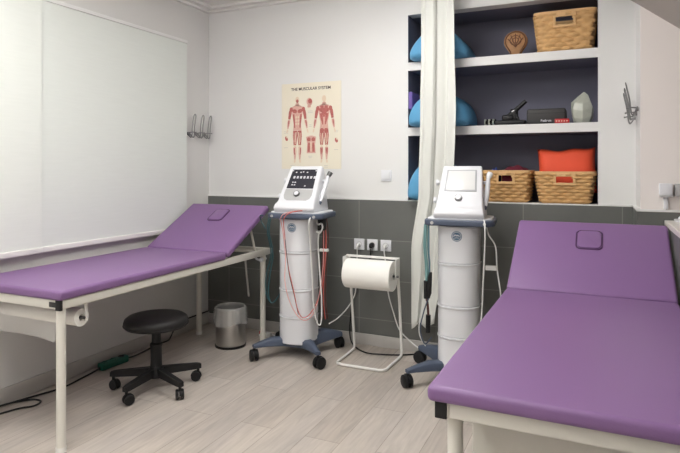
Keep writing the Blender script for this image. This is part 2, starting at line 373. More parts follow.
# ------------------------------------------------------------------ treatment couches
def slant(cy, cz, ang):
    return Matrix.Translation((0, cy, cz)) @ Matrix.Rotation(ang, 4, 'X')
def couch(label, loc, rz, W, L, Lh, zt, ct, rail, leg, ang, bl, fi=.012, li=0, hin=.055, lx=0):
    """origin: middle of the foot end on the floor; the couch runs along +y; hinge at Lh; cushion top at zt"""
    o = thing('treatment_couch', label, 'treatment couch', loc, rz)
    hw = W/2; zf = zt-ct; zb = zf-rail
    f = B()
    f.box(-hw+fi, -hw+fi+rail*.8, fi, L, zb, zf, r=.004); f.box(hw-fi-rail*.8, hw-fi, fi, L, zb, zf, r=.004)
    f.box(-hw+fi+rail*.8, hw-fi-rail*.8, fi, fi+rail*.8, zb, zf, r=.004); f.box(-hw+fi+rail*.8, hw-fi-rail*.8, L-rail*.8, L, zb, zf, r=.004)
    f.box(-hw+fi+rail*.8, hw-fi-rail*.8, Lh-.02, Lh+.02, zb+.006, zf-.004)
    obj('frame', f, M['white_metal'], o)
    for sx in (-1, 1):
        for y in (fi+leg*.55+li, L-leg*.55-.02-hin):
            x = sx*(hw-fi-leg/2-.001-li-(lx if sx < 0 else 0))
            g = obj('leg', B().cyl((x, y, .012), (x, y, zb+.002), leg/2, n=18), M['white_metal'], o)
            obj('foot_cap', B().cyl((x, y, 0), (x, y, .025), leg/2+.002, n=18), M['white_tube'], g)
    def cushion(l, bulge=.006):
        b = bmesh.new(); bmesh.ops.create_cube(b, size=1)
        for v in b.verts: v.co = Vector((v.co.x*W, (v.co.y+.5)*l, (v.co.z-.5)*ct))
        bmesh.ops.bevel(b, geom=b.edges[:], offset=ct*.36, segments=5, profile=.55, affect='EDGES')
        return b
    c = B(); c.merge(cushion(Lh-.003), 0, Matrix.Translation((0, 0, zt)))
    obj('mattress', c, M['purple'], o, sharp=60)
    Mx = slant(Lh+.004, zt, ang)
    c = B(); c.merge(cushion(bl), 0, Mx)
    br = obj('backrest', c, M['purple'], o, sharp=60)
    # face hole plug near the top of the backrest
    def rr(w, h, r, n=6):
        pts = []
        for cx, cy, a0 in ((w-r, h-r, 0), (-w+r, h-r, PI/2), (-w+r, -h+r, PI), (w-r, -h+r, 1.5*PI)):
            pts += [(cx+r*math.cos(a0+PI/2*k/n), cy+r*math.sin(a0+PI/2*k/n)) for k in range(n+1)]
        return pts
    py = bl-.160
    g = B(); g.tube([Mx @ Vector((u, py+v, .0005)) for u, v in rr(.063, .076, .026)], .0042, n=6, closed=True)
    obj('seam', g, M['purple_seam'], br)
    g = B(); g.prism(rr(.057, .070, .023), lambda u, v, w_: Vector((u, py+v, w_)), -.01, .008, r=.004, seg=3)
    bmesh.ops.transform(g.bm, matrix=Mx, verts=g.bm.verts)
    obj('face_hole_plug', g, M['purple'], br, sharp=60)
    # board under the backrest, ratchet bar
    g = B(); g.box(-hw+.03, hw-.03, .01, bl-.03, -ct-.012, -ct+.002, M4=Mx); obj('backrest_board', g, M['white_metal'], o)
    g = B()
    tip = Mx @ Vector((0, bl*.72, -ct-.01))
    for sx in (-1, 1):
        g.tube([(sx*(hw-.09), tip.y, tip.z), (sx*(hw-.09), L-.12, zf-.02)], .009, n=8)
    g.tube([(-(hw-.09), L-.12, zf-.02), (hw-.09, L-.12, zf-.02)], .009, n=8)
    obj('support_bar', g, M['white_metal'], o)
    for sx in (-1, 1):
        x = sx*(hw-fi)
        obj('corner_cap', B().box(x-.030 if sx > 0 else x-.004, x+.004 if sx > 0 else x+.030, fi-.004, fi+.012, zb-.004, zf+.002, r=.003), M['black'], o)
    return o, zb, zf, hw

RZL = math.radians(0.2)
W1 = .715
ZT1 = .768
# foot corner nearest the camera at (-2.19, 1.75)
ca, sa = math.cos(RZL), math.sin(RZL)
fx, fy = -2.275-ca*W1/2, 1.848-sa*W1/2
c1, zb, zf, hw = couch('purple treatment couch along the left wall, below the blinds', (fx, fy, 0), RZL, W1, 1.92, 1.31, ZT1, .047, .044, .043, math.radians(28.6), .605, lx=.045)
# sticker on the foot rail, lever and rod below the far end
obj('maker_plate', B().box(hw-.085, hw-.035, .0095, .0125, zb+.010, zf-.010, r=.001), M['case_grey'], c1)
lv = B(); lv.tube([(hw-.10, 1.68, zb), (hw-.10, 1.70, zb-.13), (hw-.10, 1.73, zb-.30)], .008, n=8)
obj('ratchet_rod', lv, M['steel'], c1)
kn = B(); kn.tube([(hw-.05, 1.72, zb+.01), (hw-.045, 1.75, zb-.02), (hw-.03, 1.78, zb-.035)], .008, n=8); kn.sphere((hw-.028, 1.79, zb-.03), .018)
kn.tube([(hw-.04, 1.83, zb+.01), (hw-.03, 1.85, zb-.035)], [.009, .013], n=10)
obj('release_knob', kn, M['white_plastic'], c1)

W2 = .748
c2, zb2, zf2, hw2 = couch('purple treatment couch in the right foreground with raised backrest', (-.428+W2/2, 1.515, 0), math.radians(-.7), W2, 1.98, 1.40, .745, .045, .045, .044, math.radians(32), .57, fi=.022, li=.02)
obj('inner_panel', B().box(-W2/2+.085, W2/2-.04, .20, .215, .36, zb2-.002, r=.003), M['white_metal'], c2)

# paper roll under the left couch
def couch_local(x, y, z): return (fx+ca*x-sa*y, fy+sa*x+ca*y, z)
pr = thing('couch_paper_roll', 'white paper roll hanging under the foot end of the left couch', 'paper roll', couch_local(0, .17, 0), RZL)
zr = zb-.075
b = B(); x0, x1 = -.25, hw-.055
b.ringloft([[Vector((x, r*math.cos(2*PI*k/28), zr+r*math.sin(2*PI*k/28))) for k in range(28)] for x, r in ((x0, .016), (x0, .044), (x1, .044), (x1, .016))], cap=False, closed=True)
obj('roll', b, M['paper'], pr)
obj('rod', B().cyl((x0-.02, 0, zr), (x1+.02, 0, zr), .008), M['dark_steel'], pr)
obj('bracket', B().box(x1+.006, x1+.016, .010, .026, zr-.022, zb-.001, r=.003), M['white_tube'], pr)
obj('bracket', B().box(x0-.016, x0-.006, .010, .026, zr-.022, zb-.001, r=.003), M['white_tube'], pr)
b = B(); b.grid(lambda u, v: Vector((-.27+.56*u+.015*v*math.sin(9*u), -.115-.03*v+.012*math.sin(7*u+3*v), zb-.004-.135*v-.02*u*v)), 24, 8)
obj('loose_sheet', b, M['thin_paper'], pr, solid=.0006)

# ------------------------------------------------------------------ casters
def caster(parent, x, y, r=.036, z=0, rot=0, w=.044, fork=None):
    Mr = Matrix.Translation((x, y, 0)) @ Matrix.Rotation(rot, 4, 'Z')
    b = B(); b.tube([(0, 0, 2*r+z-.006), (0, 0, 2*r+z+.03)], .009, n=10)
    hood = []
    for k in range(9):
        a_ = PI*(k/8); hood.append((math.cos(a_)*(r+.004), r+z+math.sin(a_)*(r+.004)))
    inner = [(u*.8, r+z+(v-r-z)*.8) for u, v in hood][::-1]
    b.prism(hood+inner, lambda u, v, w_: Vector((w_, u+.012, v)), -.006, .006)
    bmesh.ops.transform(b.bm, matrix=Mr, verts=b.bm.verts)
    c = obj('caster', b, fork or M['black'], parent)
    for sx in (-1, 1):
        b = B(); xx = sx*.008; x2 = sx*w/2
        b.tube([(xx, .012, r+z), (xx+sx*.002, .012, r+z), (x2-sx*.004, .012, r+z), (x2, .012, r+z)], [r*.9, r, r, r*.84], n=20)
        bmesh.ops.transform(b.bm, matrix=Mr, verts=b.bm.verts)
        obj('wheel', b, M['black'], c)
    return c

# ------------------------------------------------------------------ stool
st = thing('stool', 'round black swivel stool on five casters beside the left couch', 'stool', (-2.44, 2.66, 0))
b = B(); b.lathe([(0.001, .378), (.15, .378), (.182, .384), (.190, .396), (.190, .414), (.184, .431), (.168, .443), (.12, .450), (.001, .452)], n=48)
seat = obj('seat', b, M['black_fabric'], st, sharp=60)
b = B(); b.tube([(.190*math.cos(2*PI*k/48), .190*math.sin(2*PI*k/48), .398) for k in range(48)], .003, n=6, closed=True); obj('piping', b, M['black'], seat)
obj('seat_plate', B().lathe([(.001, .372), (.06, .372), (.075, .379), (.001, .379)], n=24), M['black'], st)
b = B(); b.lathe([(.001, .10), (.040, .10), (.040, .12), (.034, .13), (.033, .255), (.037, .262), (.037, .275), (.027, .285), (.027, .372), (.001, .372)], n=24); obj('gas_column', b, M['black'], st)
b = B(); b.lathe([(.001, .075), (.048, .075), (.052, .09), (.045, .125), (.036, .14), (.001, .14)], n=24); hub = obj('hub', b, M['black'], st)
for a_ in (206, 274, 343, 55, 130):
    A = math.radians(a_); ux, uy = math.cos(A), math.sin(A)
    b = B(); rings = []
    for tt, hh, ww, zc in ((.03, .048, .036, .108), (.14, .042, .033, .102), (.25, .034, .030, .095), (.275, .026, .028, .093)):
        rings.append([Vector((ux*tt-uy*sx*ww/2, uy*tt+ux*sx*ww/2, zc+sz*hh/2)) for sx, sz in ((-1, -1), (1, -1), (1, 1), (-1, 1))])
    b.ringloft(rings); obj('arm', b, M['black'], st)
    caster(st, ux*.258, uy*.258, r=.030, rot=A+1.1, w=.046)

# ------------------------------------------------------------------ pedal bin with liner
bn = thing('waste_bin', 'small steel waste bin with clear liner under the left couch', 'bin', (-2.520, 3.54, 0))
obj('body', B().lathe([(.106, .012), (.112, .02), (.112, .285), (.108, .285), (.108, .024), (.104, .018)], n=40, closed=True), M['steel'], bn)
obj('bottom', B().lathe([(.001, .010), (.107, .010), (.107, .022), (.001, .022)], n=40), M['steel'], bn)
obj('base_ring', B().lathe([(.100, .0), (.116, .0), (.116, .016), (.100, .016)], n=40, closed=True), M['black'], bn)
obj('rim', B().tube([(.111*math.cos(2*PI*k/40), .111*math.sin(2*PI*k/40), .287) for k in range(40)], .005, n=8, closed=True), M['steel'], bn)
def lin(u, v):
    a_ = 2*PI*u; w_ = 1+.03*math.sin(9*a_)+.02*math.sin(17*a_+1)
    if v < .3: r, z = .100, .19+.10*v/.3
    elif v < .45: q = (v-.3)/.15; r, z = .100+.02*q, .29+.012*math.sin(PI*q)
    else: q = (v-.45)/.55; r, z = .120+.008*q*w_, .29-.115*q-.012*q*math.sin(3*a_)
    return Vector((r*math.cos(a_)*w_ if v > .45 else r*math.cos(a_), r*math.sin(a_)*w_ if v > .45 else r*math.sin(a_), z))
obj('liner', B().grid(lin, 60, 20, closed_u=True), M['liner'], bn, sharp=80)

# plug adaptor on floor behind the bin
pa = thing('plug_adaptor', 'small white adaptor with red switch on the floor behind the steel bin', 'plug adaptor', (-2.40, 3.84, 0))
obj('housing', B().box(-.05, .05, -.022, .022, 0, .035, r=.006), M['white_lead'], pa)
obj('switch', B().box(-.045, -.015, -.024, .0, .02, .042, r=.003), M['red'], pa)
tag(obj('cable', B().tube([(-2.35, 3.85, .02), (-2.28, 3.86, .008), (-2.15, 3.9, .006), (-2.02, 3.93, .006), (-1.9, 3.93, .006)], .004, smooth=5), M['white_lead']), 'thin white cable on the floor behind the blue trolley base', 'cable')

# ------------------------------------------------------------------ power strip + black cable along left wall
ps = thing('power_strip', 'green power strip on the floor beside the left skirting', 'power strip', (-2.985, 2.845, 0), math.radians(-4))
b = B(); b.box(-.028, .028, -.11, .11, 0, .046, r=.010); strip = obj('housing', b, M['green'], ps)
for k in range(3):
    y = -.068+.066*k
    obj('socket', B().lathe([(.001, .0465), (.016, .0465), (.019, .0485), (.021, .0465), (.021, .044), (.001, .044)], c=(0, y, 0), n=20), M['black'] if k == 2 else M['green'], ps)
cb = B()
cb.tube([(-3.0, 1.6, .006), (-2.98, 1.9, .006), (-2.93, 2.10, .006), (-2.88, 2.17, .006), (-2.90, 2.23, .006), (-2.97, 2.22, .008), (-3.02, 2.12, .014), (-3.03, 2.02, .02), (-3.00, 2.25, .008), (-2.96, 2.42, .006), (-2.98, 2.58, .006), (-2.985, 2.68, .012), (-2.990, 2.737, .02)], .0055, smooth=6)
tag(obj('cable', cb, M['black']), 'black cable looping along the left wall into the green power strip', 'cable')
cb = B()
cb.tube([(-2.979, 2.953, .02), (-2.985, 3.05, .008), (-3.02, 3.3, .006), (-3.02, 3.42, .006), (-3.035, 3.47, .02), (-3.042, 3.56, .105), (-3.042, 3.72, .11), (-3.042, 3.94, .11)], .0055, smooth=6)
tag(obj('cable', cb, M['black']), 'black cable running from the green power strip towards the room corner', 'cable')

# ------------------------------------------------------------------ therapy machines
TP0 = Vector((0, -.128, .078)); TU = Vector((0, .188, .232)).normalized(); TN = Vector((0, -.232, .188)).normalized()
TZ = 1.035
def pan(x, t_, h=0): return Vector((x, 0, TZ)) + TP0 + TU*t_*1.11 + TN*h
def machine(label, loc, rz, dark, bw=0, off=0):
    o = thing('therapy_machine', label, 'therapy machine', loc, rz)
    # base
    b = B(); b.box(-.13, .13, -.10, .12, .075, .135, r=.02)
    for sx in (-1, 1):
        for sy in (-1, 1):
            rings = []
            for tt, zc, hh, ww in ((.0, .105, .06, .09), (.45, .118, .060, .062), (.85, .112, .036, .042), (1.03, .106, .022, .038)):
                cx, cy = sx*(.07+(.165+bw)*tt), sy*(.05+.185*tt)
                dx, dy = sx*(.165+bw), sy*.185; l = math.hypot(dx, dy); hh, ww = (hh*1.5, ww*1.3) if sy > 0 else (hh, ww); nx, ny = -dy/l, dx/l
                rings.append([Vector((cx+nx*q*ww/2, cy+ny*q*ww/2, zc+w_*hh/2)) for q, w_ in ((-1, -.8), (-.7, -1), (.7, -1), (1, -.8), (1, .6), (.6, 1), (-.6, 1), (-1, .6))])
            b.ringloft(rings)
    obj('base', b, M['slate_plastic'], o, sharp=50)
    for i, (sx, sy) in enumerate(((-1, -1), (1, -1), (-1, 1), (1, 1))):
        caster(o, sx*(.236+bw), sy*.232, r=.040, rot=[.7, -.5, 1.2, .8][i], w=.056)
    # column in four stacked shells with a lip at each joint
    def sec(w, d0, d1, z, lip=0):
        pts = []
        for k in range(17):
            a_ = PI+PI*k/16
            pts.append(Vector((math.copysign(abs(math.cos(a_))**.75, math.cos(a_))*(w+lip), -.02+math.sin(a_)*(d0+lip), z-(lip>0)*0)))
        pts += [Vector((w*1.0, d1*.6, z)), Vector((w*.8, d1, z)), Vector((-w*.8, d1, z)), Vector((-w*1.0, d1*.6, z))]
        return pts
    b = B(); zs = [.105, .30, .49, .755, .985]
    for i in range(4):
        z0, z1 = zs[i], zs[i+1]
        b.ringloft([sec(.126, .105, .09, z0+.001), sec(.129, .108, .09, z0+.006), sec(.129, .108, .09, z1-.018), sec(.133, .115, .09, z1-.010), sec(.133, .115, .09, z1-.003), sec(.126, .105, .09, z1-.001)])
    col = obj('column', b, M['white_plastic'], o, sharp=28)
    b = B(); b.ringloft([sec(.131, .11, .091, .975), sec(.131, .11, .091, 1.0)]); obj('collar', b, M['slate_plastic'], o)
    # round badge
    zb_ = .925; yb = -.1275
    b = B(); b.cyl((0, yb-.001, zb_), (0, yb+.012, zb_), .032, n=28); bd = obj('badge', b, M['logo'], o)
    b = B(); b.tube([(.026*math.cos(2*PI*k/24), yb-.002, zb_+.026*math.sin(2*PI*k/24)) for k in range(24)], .0018, n=5, closed=True)
    b.tube([(-.018, yb-.002, zb_-.002), (-.008, yb-.002, zb_+.010), (.0, yb-.002, zb_+.002), (.008, yb-.002, zb_+.008), (.017, yb-.002, zb_-.002)], .003, n=5, smooth=4)
    b.tube([(-.014, yb-.002, zb_-.012), (.0, yb-.002, zb_-.008), (.014, yb-.002, zb_-.012)], .0018, n=5, smooth=4)
    obj('emblem', b, M['white_plastic'], bd)
    # tray
    def traypoly(w, d0, d1, r):
        pts = []
        for cx, cy, a0 in ((w-r, d1-r, 0), (-w+r, d1-r, PI/2), (-w+r, -d0+r, PI), (w-r, -d0+r, 1.5*PI)):
            pts += [(cx+r*math.cos(a0+PI/2*k/6), cy+r*math.sin(a0+PI/2*k/6)) for k in range(7)]
        return pts
    b = B(); b.prism(traypoly(.212, .19, .17, .07), lambda u, v, w_: Vector((u, v, w_)), .992, 1.028, r=.008)
    tr = obj('tray', b, M['slate_plastic'], o, sharp=50)
    b = B(); b.prism(traypoly(.195, .165, .152, .06), lambda u, v, w_: Vector((u, v, w_)), 1.026, 1.038, r=.005); obj('tray_mat', b, M['white_plastic'], tr, sharp=50)
    for x in (-.195, .195):
        obj('tray_screw', B().cyl((x*.8, -.193, 1.01), (x*.8, -.18, 1.01), .010, n=14), M['grey_panel'], tr)
    # head: wedge with sloping panel
    prof = [(-.165, 0), (-.178, .030), (-.165, .058), (-.128, .078), (.060, .310), (.076, .322), (.104, .316), (.125, .24), (.130, .07), (.130, 0)]
    def taper(v):
        q = max(0, min(1, (v.z-TZ)/.31)); bulge = 1+.10*math.exp(-((v.z-TZ-.03)/.04)**2)
        return Vector((v.x*(1-.12*q)*bulge, v.y, v.z))
    b = B(); b.prism(prof, lambda u, v, w_: Vector((w_, u, TZ+v)), -.140, .140, r=.013, seg=3, shape=taper)
    hd = obj('head', b, M['white_plastic'], o, sharp=40)
    def plate(poly, h0, h1, r=.002):
        g = B(); g.prism(poly, lambda u, v, w_: pan(u*(1-.13*(v+.08)/.31), v, w_), h0, h1, r=r, seg=2); return g
    if dark:
        g = plate([(-.110, .098), (.110, .098), (.110, .252), (-.110, .252)], -.002, .004)
        for i in range(7):
            for (t0, hh) in ((.176, .013),):
                x = -.072+.026*i; g.prism([(x, t0), (x+.015, t0), (x+.015, t0+hh+.006), (x, t0+hh+.006)], lambda u, v, w_: pan(u, v, w_), .0035, .005, mi=1)
        for x, t0 in ((-.065, .222), (-.03, .222), (-.012, .226), (.02, .222), (-.07, .140), (-.052, .140), (-.07, .120), (-.052, .120), (.03, .112), (-.095, .236), (.085, .236)):
            g.prism([(x, t0), (x+.011, t0), (x+.011, t0+.009), (x, t0+.009)], lambda u, v, w_: pan(u, v, w_), .0035, .005, mi=1)
        obj('keypad', g, [M['screen_dark'], M['icon']], hd)
        arc = [(-.112, .092)] + [(-.112+.004*k*0-.0, .0) for k in range(0)]
        arc = [(.112, .092), (-.112, .092), (-.112, .045), (-.100, .018), (-.075, .004), (.075, .004), (.100, .018), (.112, .045)]
        obj('control_plate', plate(arc, -.002, .003), M['grey_panel'], hd)
    else:
        obj('screen_bezel', plate([(-.108, .098), (.108, .098), (.108, .252), (-.108, .252)], -.002, .004), M['screen_edge'], hd)
        obj('screen', plate([(-.097, .108), (.097, .108), (.097, .243), (-.097, .243)], .003, .0055), M['screen_lit'], hd)
    g = B(); xk = -.008
    g.cyl(pan(xk, .052, 0), pan(xk, .052, .016), .024, .021, n=28); kb = obj('dial', g, M['dark_steel'], hd)
    g = B(); g.cyl(pan(xk, .052, .0155), pan(xk, .052, .0185), .017, .015, n=28); obj('dial_cap', g, M['white_plastic'], kb)
    for (y_, z_) in ((.065, .215), (-.035, .105)):
        g = B(); g.tube([(-.11, y_, TZ+z_), (-.148, y_, TZ+z_), (-.150, y_, TZ+z_), (-.168, y_, TZ+z_)], [.010, .010, .018, .018], n=14); obj('holder_peg', g, M['white_plastic'], hd)
        g = B(); g.tube([(.11, y_, TZ+z_), (.148, y_, TZ+z_)], [.009, .011], n=14); obj('holder_peg', g, M['white_plastic'], hd)
    g = B(); g.tube([(.150, -.04, TZ+.07), (.154, -.00, TZ+.12), (.158, .06, TZ+.20), (.16, .095, TZ+.25)], [.011, .017, .016, .012], n=14)
    pb = obj('probe', g, M['white_plastic'], hd)
    g = B(); g.tube([(.16, .093, TZ+.246), (.166, .105, TZ+.262), (.172, .112, TZ+.275)], [.015, .019, .019], n=16); obj('probe_head', g, M['dark_steel'] if dark else M['white_plastic'], pb)
    g = B(); g.tube([(.149, -.050, TZ+.055), (.150, -.04, TZ+.07)], [.009, .012], n=10); obj('probe_cuff', g, M['slate_plastic'], pb)
    hd.location.x = off; tr.location.x = off
    return o
def lead(o, pts, m, r=.0032, name='lead'):
    return obj(name, B().tube(pts, r, n=6, smooth=6), m, o)

m1 = machine('white therapy machine with dark keypad, pink wires, left of the paper roll stand', (-1.950, 3.57, 0), math.radians(6), True, 0, .032)
lead(m1, [(.06, -.17, 1.045), (.0, -.21, 1.036), (-.045, -.212, 1.0), (-.045, -.175, .90), (-.03, -.165, .72), (-.035, -.165, .56), (.0, -.165, .42), (.07, -.158, .31), (.13, -.13, .30), (.17, -.07, .40), (.185, .0, .62), (.18, .03, .86), (.17, .05, .99)], M['pink_lead'])
lead(m1, [(.11, -.16, 1.05), (.04, -.21, 1.042), (-.02, -.215, .995), (-.03, -.175, .86), (-.01, -.165, .66), (.03, -.165, .50), (.06, -.158, .36), (.10, -.15, .31), (.15, -.10, .36), (.19, -.02, .52), (.20, .03, .78), (.185, .05, .99)], M['red_lead'])
lead(m1, [(-.03, -.175, .86), (-.005, -.165, .62), (.035, -.164, .46), (.062, -.156, .33)], M['black'], .0022)
lead(m1, [(.149, -.058, 1.09), (.158, -.10, 1.04), (.165, -.215, .98), (.150, -.16, .85), (.150, -.12, .60), (.158, -.11, .40), (.18, -.10, .27), (.205, -.09, .27), (.205, -.08, .42), (.185, -.06, .60), (.165, -.04, .80), (.165, -.02, .90)], M['white_lead'], .005)
for k, (dx, dy) in enumerate(((0, 0), (.014, .01), (.026, -.004), (.038, .012))):
    lead(m1, [(.155+dx, .04+dy, .99), (.170+dx, .04+dy, .85), (.165+dx*.8, .03+dy, .6), (.160+dx*.8, .03+dy, .40), (.165+dx, .04+dy, .26)], M['brown_lead'] if k != 2 else M['red_lead'], .0036)
obj('cable_clip', B().box(.150, .215, .02, .05, .745, .765, r=.004), M['white_lead'], m1)
b = B(); b.tube([(.168, -.08, .975), (.178, -.08, .95), (.205, -.08, .955), (.212, -.08, .925), (.19, -.08, .89), (.168, -.08, .90)], .006, n=8, smooth=5); obj('hook', b, M['white_lead'], m1)
obj('plug_block', B().box(.155, .20, -.03, .03, .90, .99, r=.005), M['black'], m1)
for dx in (0, .014):
    lead(m1, [(-.215+dx, -.04, .995), (-.225+dx, -.05, .88), (-.205+dx, -.03, .72), (-.245+dx*2, -.03, .55), (-.245+dx, -.02, .42), (-.205, -.02, .36), (-.165, 0, .40), (-.155, .05, .46)], M['teal_lead'], .0045)
lead(m1, [(-.235, -.10, 1.0), (-.262, -.09, 1.0), (-.27, -.06, .96), (-.25, -.03, .90)], M['teal_lead'], .0045)

m2 = machine('white therapy machine with blank pale screen, standing in front of the curtain', (-.790, 3.56, 0), math.radians(6), False, .045, .014)
for dx, dy in ((0, 0), (.013, .008), (-.011, .01)):
    lead(m2, [(-.185+dx, -.13+dy, .995), (-.19+dx, -.13+dy, .86), (-.182+dx, -.12+dy, .74), (-.185+dx*.5, -.12+dy, .64)], M['pale_teal'], .0065)
lead(m2, [(-.165, -.15, .995), (-.165, -.15, .80), (-.160, -.15, .70)], M['logo'], .003)
obj('electrode_handle', B().tube([(-.187, -.12, .64), (-.187, -.12, .53)], .0165, n=14), M['black'], m2)
obj('electrode_handle', B().tube([(-.155, -.15, .70), (-.160, -.15, .67), (-.163, -.15, .57), (-.168, -.15, .54)], [.008, .013, .013, .008], n=14), M['black'], m2)
obj('electrode_handle', B().tube([(-.18, -.09, .42), (-.182, -.09, .31)], .015, n=14), M['black'], m2)
lead(m2, [(-.187, -.12, .54), (-.18, -.11, .48), (-.18, -.09, .42)], M['brown_lead'], .008)
lead(m2, [(-.168, -.15, .54), (-.20, -.14, .45), (-.225, -.12, .33), (-.20, -.10, .24), (-.16, -.08, .28)], M['slate_plastic'], .0045)
lead(m2, [(-.180, -.12, .53), (-.225, -.11, .42), (-.235, -.10, .30), (-.20, -.08, .22)], M['white_lead'], .0035)
lead(m2, [(.149, -.058, 1.09), (.160, -.13, 1.05), (.175, -.215, .99), (.170, -.18, .84), (.158, -.14, .64), (.150, -.12, .48), (.135, -.14, .34), (.10, -.15, .30)], M['white_lead'], .0048)
lead(m2, [(.170, -.04, .99), (.185, -.04, .93), (.225, -.04, .86), (.235, -.04, .72), (.255, -.05, .58), (.26, -.05, .44), (.245, -.03, .30)], M['white_lead'], .0045)
obj('cable_clip', B().box(.165, .232, -.055, -.025, .715, .742, r=.004), M['white_lead'], m2)

# ------------------------------------------------------------------ paper roll stand
rs = thing('paper_roll_stand', 'white tubular floor stand holding a wide paper roll', 'paper roll stand', (-1.447, 3.675, 0))
R_ = .010; xl, xr = -.175, .190
fr = B()
pts = [(xl, .045, .712), (xl, .10, .40), (xl, .15, .035), (xl, .135, .014), (xl, .10, .011), (xl+.005, -.16, .011), (xl+.02, -.185, .011), (xl+.05, -.195, .011),
       (xr-.05, -.195, .011), (xr-.02, -.185, .011), (xr-.005, -.16, .011), (xr, .10, .011), (xr, .135, .014), (xr, .15, .035), (xr, .10, .40), (xr, .045, .712)]
fr.tube(pts, R_, n=10)
obj('frame', fr, M['white_tube'], rs, sharp=60)
obj('top_bar', B().box(xl-.018, xr+.018, .035, .055, .706, .721, r=.003), M['white_tube'], rs)
for q in (xl-.016, xr+.010): obj('roll_bracket', B().box(q, q+.006, -.03, .06, .58, .716, r=.002), M['white_tube'], rs)
obj('spindle', B().cyl((xl-.014, -.01, .600), (xr+.03, -.01, .600), .008), M['dark_steel'], rs)
b = B(); rx0, rx1 = xl+.012, xr-.006
b.ringloft([[Vector((x, -.01+r*math.cos(2*PI*k/48), .600+r*math.sin(2*PI*k/48))) for k in range(48)] for x, r in ((rx0, .022), (rx0, .100), (rx0+.003, .103), (rx1-.003, .103), (rx1, .100), (rx1, .022))], cap=False, closed=True)
pr2 = tag(obj('paper_roll', b, M['paper']), 'wide cream paper roll mounted on the white tubular stand', 'paper roll'); pr2.location = rs.location

# ------------------------------------------------------------------ sockets, switch, cables on back wall
YT = YB-.012
def faceplate(name, label, cat, x, z, y, group=None):
    o = thing(name, label, cat, (x, y, z), 0, group)
    obj('plate', B().box(-.042, .042, -.009, 0, -.042, .042, r=.003), M['white_plastic'], o)
    return o
for x, lab, pm in ((-1.645, 'left wall socket of three, with a white plug, above the paper roll', 'white_lead'), (-1.537, 'middle wall socket of three, with a black plug', 'black'), (-1.43, 'right wall socket of three, with a white plug and curved cable', 'white_lead')):
    o = faceplate('wall_socket', lab, 'socket', x, .762, YT, 'sockets above the paper roll stand')
    obj('socket_ring', B().tube([(.02*math.cos(2*PI*k/24), -.009, .02*math.sin(2*PI*k/24)) for k in range(24)], .002, n=5, closed=True), M['grey_panel'], o)
    q = thing('plug', ('black' if pm == 'black' else 'white')+' plug in the '+lab.split()[0]+' of the three wall sockets', 'plug', (x, YT-.009, .762))
    obj('body', B().tube([(0, -.001, 0), (0, -.022, 0), (0, -.034, -.010), (0, -.038, -.022)], [.0185, .0175, .014, .007] if pm == 'black' else [.012, .012, .010, .006], n=14, smooth=0), M[pm], q)
o = faceplate('light_switch', 'white light switch on the wall above the tiles', 'light switch', -1.43, 1.285, YB)
obj('rocker', B().box(-.028, .028, -.013, -.008, -.028, .028, r=.002), M['white_plastic'], o)

def wire(label, pts, m, r=.0045): return tag(obj('cable', B().tube(pts, r, n=8, smooth=7), M[m]), label, 'cable')
wire('white cable hanging from the left wall socket to the keypad machine', [(-1.645, YT-.047, .735), (-1.65, 3.94, .66), (-1.66, 3.94, .52), (-1.66, 3.93, .40), (-1.70, 3.90, .30), (-1.76, 3.84, .22), (-1.80, 3.76, .19)], 'white_lead')
wire('black cable from the middle socket down to the floor', [(-1.537, YT-.049, .735), (-1.55, 3.955, .66), (-1.60, 3.955, .52), (-1.68, 3.955, .38), (-1.705, 3.95, .22), (-1.705, 3.93, .08), (-1.66, 3.90, .008), (-1.52, 3.79, .006), (-1.40, 3.80, .006), (-1.28, 3.84, .006), (-1.18, 3.90, .006), (-1.10, 3.93, .006), (-.98, 3.93, .006)], 'black', .0055)
wire('white cable from the right wall socket down behind the curtain machine', [(-1.43, YT-.047, .735), (-1.415, 3.93, .62), (-1.40, 3.94, .42), (-1.36, 3.94, .28), (-1.30, 3.90, .17), (-1.20, 3.84, .115), (-1.10, 3.75, .10), (-1.02, 3.68, .12), (-.94, 3.63, .15)], 'white_lead', .005)

# ------------------------------------------------------------------ curtain
cu = thing('curtain', 'long off-white curtain gathered in front of the shelf niche', 'curtain', (0, 0, 0))
def lerp(a, b, t): return a+(b-a)*t
def ctab(z, tab):
    for i in range(len(tab)-1):
        if tab[i][0] >= z >= tab[i+1][0]:
            t_ = (tab[i][0]-z)/(tab[i][0]-tab[i+1][0]); t_ = t_*t_*(3-2*t_)
            return [lerp(a, b, t_) for a, b in zip(tab[i][1:], tab[i+1][1:])]
    return list(tab[-1][1:])
TAB = [(2.70, -1.11, -.885), (2.2, -1.115, -.88), (1.75, -1.125, -.87), (1.2, -1.14, -.885), (.75, -1.195, -.95), (.22, -1.195, -1.02)]
def cur(u, v):
    z = 2.695-(2.45+.03*math.sin(11*u))*v
    x0, x1 = ctab(max(.22, z), TAB)
    y = 3.800+.024*math.sin(2*PI*(1.55*u+.10*v)+.9)*(.8+.3*math.sin(5*u+1.3*v))+.006*math.sin(2*PI*4.3*u+2*v)-.012*math.exp(-((u-.50+.04*v)/.03)**2)
    x = lerp(x0, x1, u)+.008*math.sin(2*PI*(3.1*u+.2*v))
    return Vector((x, y, z))
obj('cloth', B().grid(cur, 120, 60), M['curtain'], cu, sharp=180, solid=.002)
obj('hem', B().tube([cur(.462-.03*k/30, .03+.97*k/30)+Vector((0, -.004, 0)) for k in range(31)], .0022, n=5), M['curtain'], cu)
ck = thing('curtain_track', 'white ceiling curtain track above the shelf niche', 'curtain track', (0, 0, 0))
obj('rail', B().box(-2.0, .15, 3.785, 3.815, ZC-.02, ZC, r=.003), M['white_tube'], ck)

